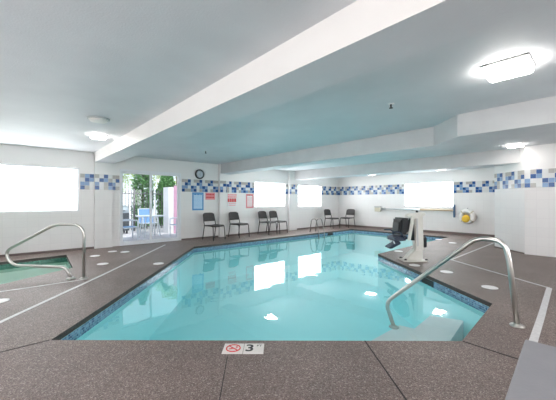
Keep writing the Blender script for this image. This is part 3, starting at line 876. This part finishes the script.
# ------------------------------------------------------------------ outside the glass door
def ground():
    bm = bmesh.new(); prism(bm, [W(-8, VA + .25).xy, W(14, VA + .25).xy, W(14, 30).xy, W(-8, 30).xy], -.12, -.02)
    o = struct(link('ground', bm, M['conc'])); o['label'] = 'pale concrete patio outside the glass door'
ground()
def fence():
    t = thing('picket_fence', 'grey metal picket fence behind the patio furniture', 'fence', W(1.6, 12.8, -.02), A1)
    L = 6.4
    for z in (.15, 1.5):
        bm = bmesh.new(); box(bm, 0, -.018, z, L, .018, z + .035); link('rail', bm, M['fence'], t)
    for k in range(4):
        bm = bmesh.new(); box(bm, k * 2.1, -.03, 0, k * 2.1 + .06, .03, 1.75, bev=.004); link('post', bm, M['fence'], t)
    for k in range(52):
        x = .1 + k * .12
        bm = bmesh.new(); box(bm, x, -.01, .05, x + .022, .01, 1.68); link('picket', bm, M['fence'], t)
fence()
def shrub(p, w, h, label, m, n=4200, base=0.0, cat='shrub', name='cypress_shrub'):
    t = thing(name, label, cat, (*p, -.02), random.random() * 3)
    bm = bmesh.new()
    for i in range(n):
        f = random.random() ** .8; z = base + .08 + (h - base) * f
        env = min(1, .15 + 2.2 * (1 - f)) ** .8 if not base else math.sqrt(max(.02, 1 - (2 * f - 1) ** 2))
        a = random.random() * 6.283; r = w / 2 * env * (.55 + .45 * math.sqrt(random.random())) * (1 + .18 * math.sin(a * 5 + z * 4))
        c = Vector((r * math.cos(a), r * math.sin(a), z)); s = random.uniform(.05, .09)
        d1 = Vector((random.gauss(0, 1), random.gauss(0, 1), random.gauss(.8, 1))).normalized(); d2 = d1.orthogonal().normalized()
        bm.faces.new([bm.verts.new(c - d1 * s), bm.verts.new(c + d2 * s * .5), bm.verts.new(c + d1 * s), bm.verts.new(c - d2 * s * .5)])
    link('foliage', bm, m, t)
    bm = bmesh.new(); tube(bm, [(0, 0, 0), (0, .01, h * .5), (0, 0, h * .85)], [.06, .045, .015], 8); link('trunk', bm, M['bark'], t)
def dirpt(px, v):
    r = (px - 278) / 296.0; k = v / (r * D2.x + D2.y)
    return (r * k, k)
random.seed(11)
shrub(W(4.35, 13.7).xy, .80, 3.1, 'tall green cypress behind the fence, left half of the door view', M['leaf'])
shrub(W(5.45, 13.8).xy, .80, 2.7, 'green cypress behind the fence, middle of the door view', M['leaf'])
shrub(W(6.55, 13.9).xy, .80, 2.6, 'green cypress behind the fence beside the pink wall', M['leaf'])
shrub(W(3.4, 17.0).xy, 3.2, 4.4, 'pale yellow-green tree farther back at the left of the door view', M['leaf2'], 3400, 1.2, 'tree', 'leafy_tree')
shrub(W(8.6, 20).xy, 3.4, 5.2, 'pale tree standing beyond the row of cypresses', M['leaf2'], 3400, 1.3, 'tree', 'leafy_tree')
def pink():
    t = thing('garden_wall', 'pinkish white stucco wall end beyond the right half of the glass door', 'wall', (*dirpt(168.5, 10.9), -.02), A1)
    bm = bmesh.new(); box(bm, 0, 0, 0, .42, .5, 1.74); link('wall_block', bm, M['stucco_white'], t)
    bm = bmesh.new(); box(bm, .20, -.03, 0, .55, 0, 1.80); link('facing', bm, M['stucco'], t)
pink()
def patio_chair():
    t = thing('patio_chair', '', 'chair', (0, 0, 0), 0, 'patio chairs outside the glass door')
    bm = bmesh.new()
    for s in (-.26, .26):
        tube(bm, fillet([(s, -.25, 0), (s, -.25, .62), (s, .22, .62), (s, .28, 0)], .08), .018, 8)
        tube(bm, fillet([(s, -.25, .40), (s, .18, .38), (s, .30, .92)], .08), .016, 8)
    tube(bm, [(-.26, .30, .92), (.26, .30, .92)], .016, 8); tube(bm, [(-.26, -.25, .40), (.26, -.25, .40)], .016, 8)
    link('frame', bm, M['patio_white'], t)
    bm = bmesh.new(); box(bm, -.25, -.25, .39, .25, .18, .405); link('seat', bm, M['sling'], t)
    bm = bmesh.new(); box(bm, -.25, 0, 0, .25, .012, .54, rot=Matrix.Translation((0, .18, .38)) @ Matrix.Rotation(R(-12), 4, 'X')); link('backrest', bm, M['sling'], t)
    return t
p0 = patio_chair()
for i, (u, v, r, lab) in enumerate([(2.72, 10.1, 90, 'blue sling patio chair left of the white table, seen through the left pane'), (4.4, 9.95, -90, 'blue sling patio chair in front of the pinkish wall end'),
                                     (3.85, 11.55, 0, 'blue sling patio chair on the far side of the white table')]):
    c = p0 if i == 0 else copy_tree(p0)
    c.location = W(u, v, -.02); c.rotation_euler = (0, 0, A1 + R(r)); c['label'] = lab
def patio_table():
    t = thing('patio_table', 'round white patio table among the blue chairs outside', 'table', W(3.55, 10.45, -.02), A1)
    bm = bmesh.new(); lathe(bm, [(.44, .69), (.45, .70), (.45, .72), (.44, .725)], 32); link('tabletop', bm, M['patio_white'], t)
    for k in range(4):
        a = R(45 + 90 * k); bm = bmesh.new(); tube(bm, [(.36 * math.cos(a), .36 * math.sin(a), 0), (.28 * math.cos(a), .28 * math.sin(a), .69)], .018, 8); link('leg', bm, M['patio_white'], t)
patio_table()
def grill():
    t = thing('barbecue_grill', 'dark grey barbecue grill at the left side of the door view', 'grill', W(2.95, 12.15, -.02), A1)
    bm = bmesh.new(); box(bm, -.35, -.25, .12, .35, .25, .78, bev=.01); link('cabinet', bm, M['grill'], t)
    Mx = Matrix.Translation((0, 0, .80)) @ Matrix.Rotation(R(90), 4, 'Y')
    bm = bmesh.new(); lathe(bm, [(.22, -.34), (.25, -.30), (.25, .30), (.22, .34)], 24, Mx); link('lid', bm, M['alu'], t)
    bm = bmesh.new(); box(bm, -.62, -.22, .76, -.36, .22, .79); link('side_shelf', bm, M['alu'], t)
    bm = bmesh.new(); tube(bm, [(-.2, -.27, .86), (.2, -.27, .86)], .014, 8); link('lid_handle', bm, M['dark_metal'], t)
    for x in (-.28, .28):
        for y in (-.18, .18):
            bm = bmesh.new(); lathe(bm, [(.055, -.02), (.06, 0), (.055, .02)], 16, Matrix.Translation((x, y, .06)) @ Matrix.Rotation(R(90), 4, 'Y')); link('wheel', bm, M['black'], t)
grill()
def pot():
    t = thing('flower_pot', 'orange flower pot on a stand in front of the fence', 'pot', W(5.3, 12.2, -.02), 0)
    bm = bmesh.new(); lathe(bm, [(.10, .62), (.14, .86), (.155, .86), (.155, .90)], 24); link('pot', bm, M['orange'], t)
    bm = bmesh.new(); lathe(bm, [(.12, 0), (.03, .03), (.03, .58), (.10, .62)], 16); link('stand', bm, M['dark_metal'], t)
    bm = bmesh.new()
    for i in range(160):
        c = Vector((random.gauss(0, .08), random.gauss(0, .08), .96 + random.gauss(0, .05))); s = .035
        d1 = Vector((random.gauss(0, 1), random.gauss(0, 1), random.gauss(0, 1))).normalized(); d2 = d1.orthogonal().normalized()
        bm.faces.new([bm.verts.new(c - d1 * s), bm.verts.new(c + d2 * s * .6), bm.verts.new(c + d1 * s), bm.verts.new(c - d2 * s * .6)])
    link('flowers', bm, M['orange'], t)
pot()
